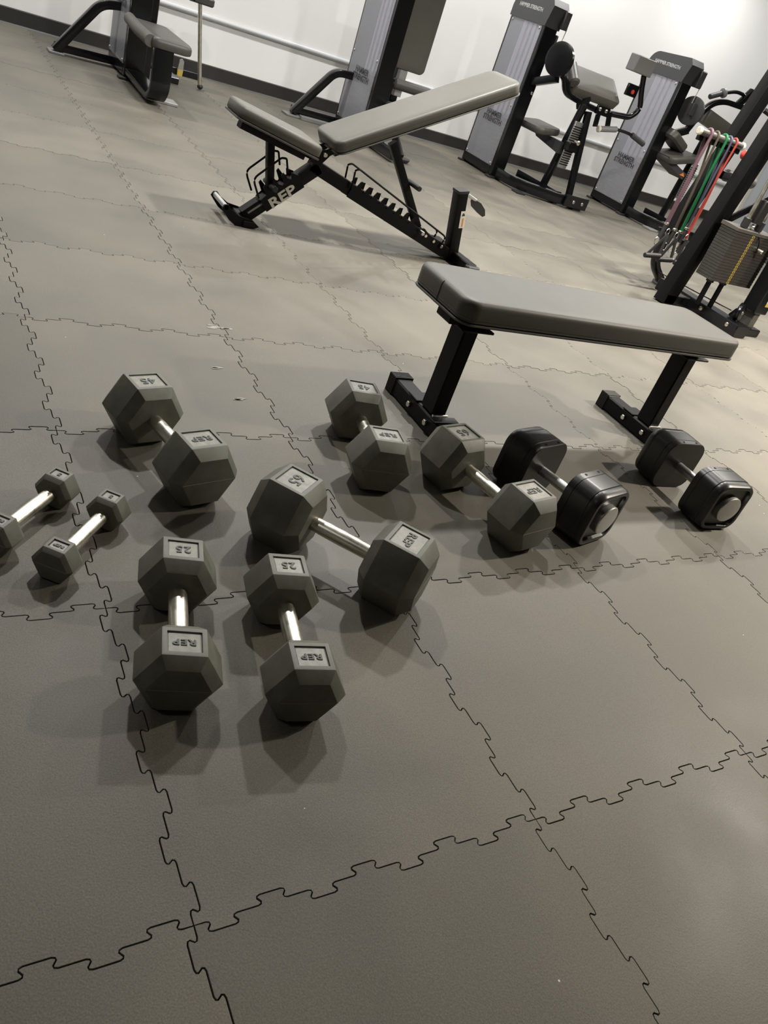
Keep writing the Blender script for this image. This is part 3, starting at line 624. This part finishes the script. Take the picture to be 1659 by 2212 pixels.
MB().bar((6.30, 5.84, .80), (6.48, Y4, .93), .06, .07).build('tower_link', 'gloss', m4)
MB().box(6.30, 6.38, 5.74, 5.80, 1.28, 1.43, .008).build('pulley_housing', 'plastic', m4)
MB().cyl((6.36, 5.75, 1.15), (6.37, 5.75, 1.30), .004, 8).build('cable', 'steel', m4)

# ------------------------------------------------------------------ cable machine on the right
cm = thing('cable_machine', (4.3, 3.0, 0), 'black cable machine with slanted posts and a tall weight stack at the right edge', 'gym machine')
def lean(n, x0, x1, z1, y, w, h, m='black'): return MB().rpath([(x0, y, .0), (x1, y, z1)], h, w, (1, 0, 0), .006).build(n, m, cm)
lean('front_post', 4.072, 4.072 + .150 * 2.0, 2.0, 3.075, .115, .09)
MB().box(4.03, 4.30, 3.03, 3.12, .004, .07, .005).build('cross_beam', 'gloss', cm)
MB().rpath([(4.205 + .197 * .36, 3.46, .36), (4.205 + .197 * 2.0, 3.46, 2.0)], .085, .10, (1, 0, 0), .006).build('rear_post', 'black', cm)
MB().rpath(arc([(4.26, 3.46, .40), (4.235, 3.46, .16), (4.43, 3.46, .025)], 10, .5), .05, .055, UPY).build('curved_leg', 'gloss', cm)
MB().box(4.40, 4.50, 3.40, 3.52, 0, .03, .004).build('foot_pad', 'greyplastic', cm)
MB().box(4.27, 4.40, 2.60, 3.36, .0, .08, .006).build('base_beam', 'gloss', cm)
MB().box(4.33, 4.62, 2.66, 2.78, .0, .05, .006).build('base_foot', 'gloss', cm)
for yy in (2.68, 2.92): MB().lathe([(0, .014), (.006, .014), (.009, .008), (.0095, .0001)], (4.27, yy, .05), (-1, 0, 0), 12).build('bolt', 'steel', cm)
for q in range(18):
    wp = MB().box(4.115, 4.535, 2.85, 2.985, .256 + q * .0178, .2725 + q * .0178, .0015).build('weight_plate', 'stack', cm)
    MB().box(4.275, 4.298, 2.848, 2.8505, .258 + q * .0178, .271 + q * .0178, .0003).build('number_tab', 'yellow', wp)
    MB().box(4.281, 4.292, 2.847, 2.8485, .261 + q * .0178, .268 + q * .0178, .0003).build('number_mark', 'plateedge', wp)
MB().loft([[Vector((4.11, y, z)) for y, z in ((2.845, .577), (2.99, .577), (2.99, .60), (2.845, .595))], [Vector((4.54, y, z)) for y, z in ((2.845, .577), (2.99, .577), (2.99, .60), (2.845, .595))]]).build('top_plate', 'tubegrey', cm)
for xx in (4.18, 4.313): MB().cyl((xx, 2.90, .08), (xx, 2.90, .246), .017, 14).build('stack_stop', 'black', cm); MB().cyl((xx, 2.90, .236), (xx, 2.90, .256), .026, 14).build('bumper', 'cap', cm)
for xx in (4.215, 4.36): MB().cyl((xx, 2.90, .60), (xx, 2.90, 2.0), .0135, 14).build('guide_rod', 'chrome', cm); MB().cyl((xx, 2.90, .60), (xx, 2.90, .66), .025, 10, .003).build('guide_bushing', 'cap', cm)
MB().box(4.255, 4.325, 2.87, 2.93, .64, .78, .006).build('cable_block', 'cap', cm)
MB().lathe([(-.01, .012), (0, .018), (.01, .012)], (4.29, 2.90, .615), (1, 0, 0), 12).build('cable_bolt', 'steel', cm)
MB().tube(arc([(4.33, 2.86, .60), (4.35, 2.83, .54), (4.36, 2.83, .50), (4.39, 2.84, .488), (4.41, 2.84, .51)], 4), .004, 8).build('pin_lanyard', 'black', cm)
MB().cyl((4.385, 2.80, .50), (4.385, 2.85, .50), .012, 12, .004).build('selector_pin', 'chrome', cm)
MB().bar((4.235, 3.08, .565), (4.45, 2.92, .873), .032, .038).build('diagonal_brace', 'gloss', cm)
ps = MB().box(4.475, 4.60, 2.68, 2.80, .15, 2.0, .006).build('side_post', 'gloss', cm)
MB().box(4.52, 4.575, 2.70, 2.78, .0, .16, .004).build('inner_post', 'tubegrey', cm)
MB().box(4.535, 4.575, 2.6775, 2.680, .205, .295, .001).build('warning_sticker', 'white', ps)
MB().box(4.535, 4.575, 2.6768, 2.678, .27, .295, .0005).build('yellow_band', 'yellow', ps); MB().box(4.535, 4.575, 2.6768, 2.678, .205, .232, .0005).build('yellow_band', 'yellow', ps)
MB().poly([(4.545, 2.677, .245), (4.563, 2.677, .243), (4.566, 2.677, .257), (4.553, 2.677, .262)], (0, -1, 0), .001).build('pictogram', 'print', ps)
MB().lathe([(-.018, .04), (-.014, .062), (-.006, .052), (.006, .052), (.014, .062), (.018, .04)], (4.36, 2.70, .135), (.35, -1, .1), 30).build('pulley', 'gloss', cm)
MB().cyl((4.355, 2.715, .135), (4.348, 2.672, .139), .012, 12).build('pulley_bolt', 'steel', cm)
MB().bar((4.37, 2.75, .08), (4.37, 2.72, .135), .03, .05).build('pulley_bracket', 'gloss', cm)
MB().tube([(4.35, 2.76, .12), (4.27, 3.05, .12), (4.30, 3.45, .10)], .0035, 8).build('cable', 'black', cm)
MB().cyl((4.62, 3.55, .80), (5.02, 3.62, .80), .04, 18, .01).build('roller_pad', 'vinyl_dark', cm)
MB().bar((4.45, 3.46, .80), (4.65, 3.55, .80), .05, .05).build('roller_arm', 'gloss', cm)
MB().tube(arc([(4.55, 3.46, 1.23), (4.62, 3.40, 1.21), (4.72, 3.40, 1.12)], 5), .017, 10).build('upper_handle', 'gloss', cm)
MB().tube(arc([(4.70, 3.40, 1.13), (4.69, 3.40, 1.02), (4.60, 3.40, .96)], 6), .009, 8).build('upper_hook', 'chrome', cm)
MB().cyl((4.55, 3.40, .955), (4.55, 3.44, .955), .03, 16).build('pop_pin', 'red', cm)
# band rail
YB = 3.35
MB().cyl((3.955, YB, .998), (4.39, YB, .998), .021, 18).build('band_rail', 'tubegrey', cm)
for xx in (3.952, 4.388): MB().cyl((xx - .012, YB, .998), (xx + .012, YB, .998), .024, 18, .006).build('rail_cap', 'cream', cm)
MB().box(4.00, 4.42, YB + .02, YB + .05, .945, .99, .004).build('rail_bracket', 'gloss', cm)
MB().bar((4.39, YB + .035, .965), (4.43, 3.46, .965), .04, .04).build('rail_mount', 'gloss', cm)
MB().box(4.03, 4.33, YB - .005, YB + .02, .375, .40, .004).build('hook_rail', 'gloss', cm)
MB().bar((4.20, YB + .01, .387), (4.26, 3.43, .40), .03, .03).build('hook_mount', 'gloss', cm)

# ------------------------------------------------------------------ resistance bands on the rail
def band(xt, xb, zb, m, label, r=.0075, gap=.02):
    t = thing('resistance_band', (xt, YB, zb), label, 'resistance band', 'looped bands hanging from the rail')
    pts = []
    for k in range(9):
        a = PI * k / 8; pts.append(Vector((xt, YB - .0245 * math.cos(a) - .002, .998 + .0285 * math.sin(a))))
    lp = [Vector((xb - gap * .25, YB - .012, zb)), Vector((xb + (xt - xb) * .5 - gap, YB - .03, (zb + .998) / 2))] + [p + Vector((-.004, 0, 0)) for p in pts] + [Vector((xb + (xt - xb) * .5 + gap, YB + .0, (zb + .998) / 2)), Vector((xb + gap * .25, YB - .01, zb))]
    MB().tube(arc(lp, 3, .4), r, 10, (1, 0, 0)).build('loop', m, t)
    MB().lathe([(0, .015), (.004, .0165), (.012, .0165), (.016, .014)], (xb, YB - .011, zb - .012), (0, 0, 1), 14).build('ferrule', 'steel', t)
    MB().tube([(xb, YB - .011, zb - .01), (xb - .012, YB - .014, zb - .10)], .0135, 10, (1, 0, 0)).build('sleeve', 'webbing', t)
    n = 14; c = Vector((xb - .016, YB - .014, zb - .122))
    ring = [c + Vector((.02 * math.cos(2 * PI * k / n), 0, .026 * math.sin(2 * PI * k / n))) for k in range(n + 1)]
    MB().tube(ring, .0035, 6, (0, 1, 0)).build('clip', 'steel', t)
band(4.045, 4.055, .44, 'band_purple', 'thick mauve resistance band loop, leftmost on the rail', .0095, .028)
band(4.112, 4.160, .415, 'band_olive', 'olive brown resistance band between the mauve and green ones', .0075, .02)
band(4.195, 4.222, .41, 'band_green', 'bright green resistance band in the middle of the rail', .0085, .022)
band(4.245, 4.262, .44, 'band_blue', 'slate blue resistance band between the green and red ones', .0070, .014)
band(4.302, 4.296, .37, 'band_red', 'red resistance band loop, rightmost on the rail', .0068, .028)
# stirrup handles on the lower hooks
def stirrup(x, zt, lean_, label):
    t = thing('cable_stirrup', (x, YB - .03, zt), label, 'cable stirrup', 'stirrup handles under the bands')
    c = Vector((x, YB - .035, zt)); a = c + Vector((-.06 + lean_, -.02, -.155)); b = c + Vector((.06 + lean_, -.02, -.14))
    MB().rpath([c, a], .026, .004, (0, 1, 0), .0015).build('strap', 'webbing', t); MB().rpath([c, b], .026, .004, (0, 1, 0), .0015).build('strap', 'webbing', t)
    MB().cyl(a - Vector((.012, 0, 0)), b + Vector((.012, 0, 0)), .017, 14, .004).build('grip', 'cap', t)
    n = 12; ring = [c + Vector((.016 * math.cos(2 * PI * k / n), .012, .012 + .022 * math.sin(2 * PI * k / n))) for k in range(n + 1)]
    MB().tube(ring, .0032, 6, (0, 1, 0)).build('ring', 'steel', t)
stirrup(4.09, .375, -.07, 'black stirrup handle at the left, below the mauve band')
stirrup(4.185, .365, -.035, 'black stirrup handle hanging between the other two')
stirrup(4.29, .37, .035, 'black stirrup handle at the right, next to the slanted front post')

# ------------------------------------------------------------------ chalk scuffs on the mats
def scuff(x, y, n, spread, label):
    mbx = MB()
    for k in range(n):
        cx_ = x + random.uniform(-spread, spread); cy_ = y + random.uniform(-.3, .3) * spread; a0 = random.uniform(0, 3); r = random.uniform(.006, .013)
        pts = [Vector((cx_ + r * 1.7 * random.uniform(.9, 1.05) * math.cos(2 * PI * q / 9), cy_ + r * .55 * random.uniform(.9, 1.05) * math.sin(2 * PI * q / 9), .0009)) for q in range(9)]
        mbx.poly(pts, (0, 0, 1), .0003)
    o = mbx.build('chalk_scuff', 'chalk'); tag(o, label, 'chalk mark', 'chalk scuffs on the mats')
scuff(.585, 1.90, 5, .05, 'pale chalk scuffs where four mats meet behind the left dumbbells')
scuff(.50, 1.60, 3, .022, 'pale chalk scuff on the mat above the left 45 pound dumbbell, upper one')
scuff(.53, 1.42, 3, .02, 'pale chalk scuff on the mat, nearest to the left 45 pound dumbbell')
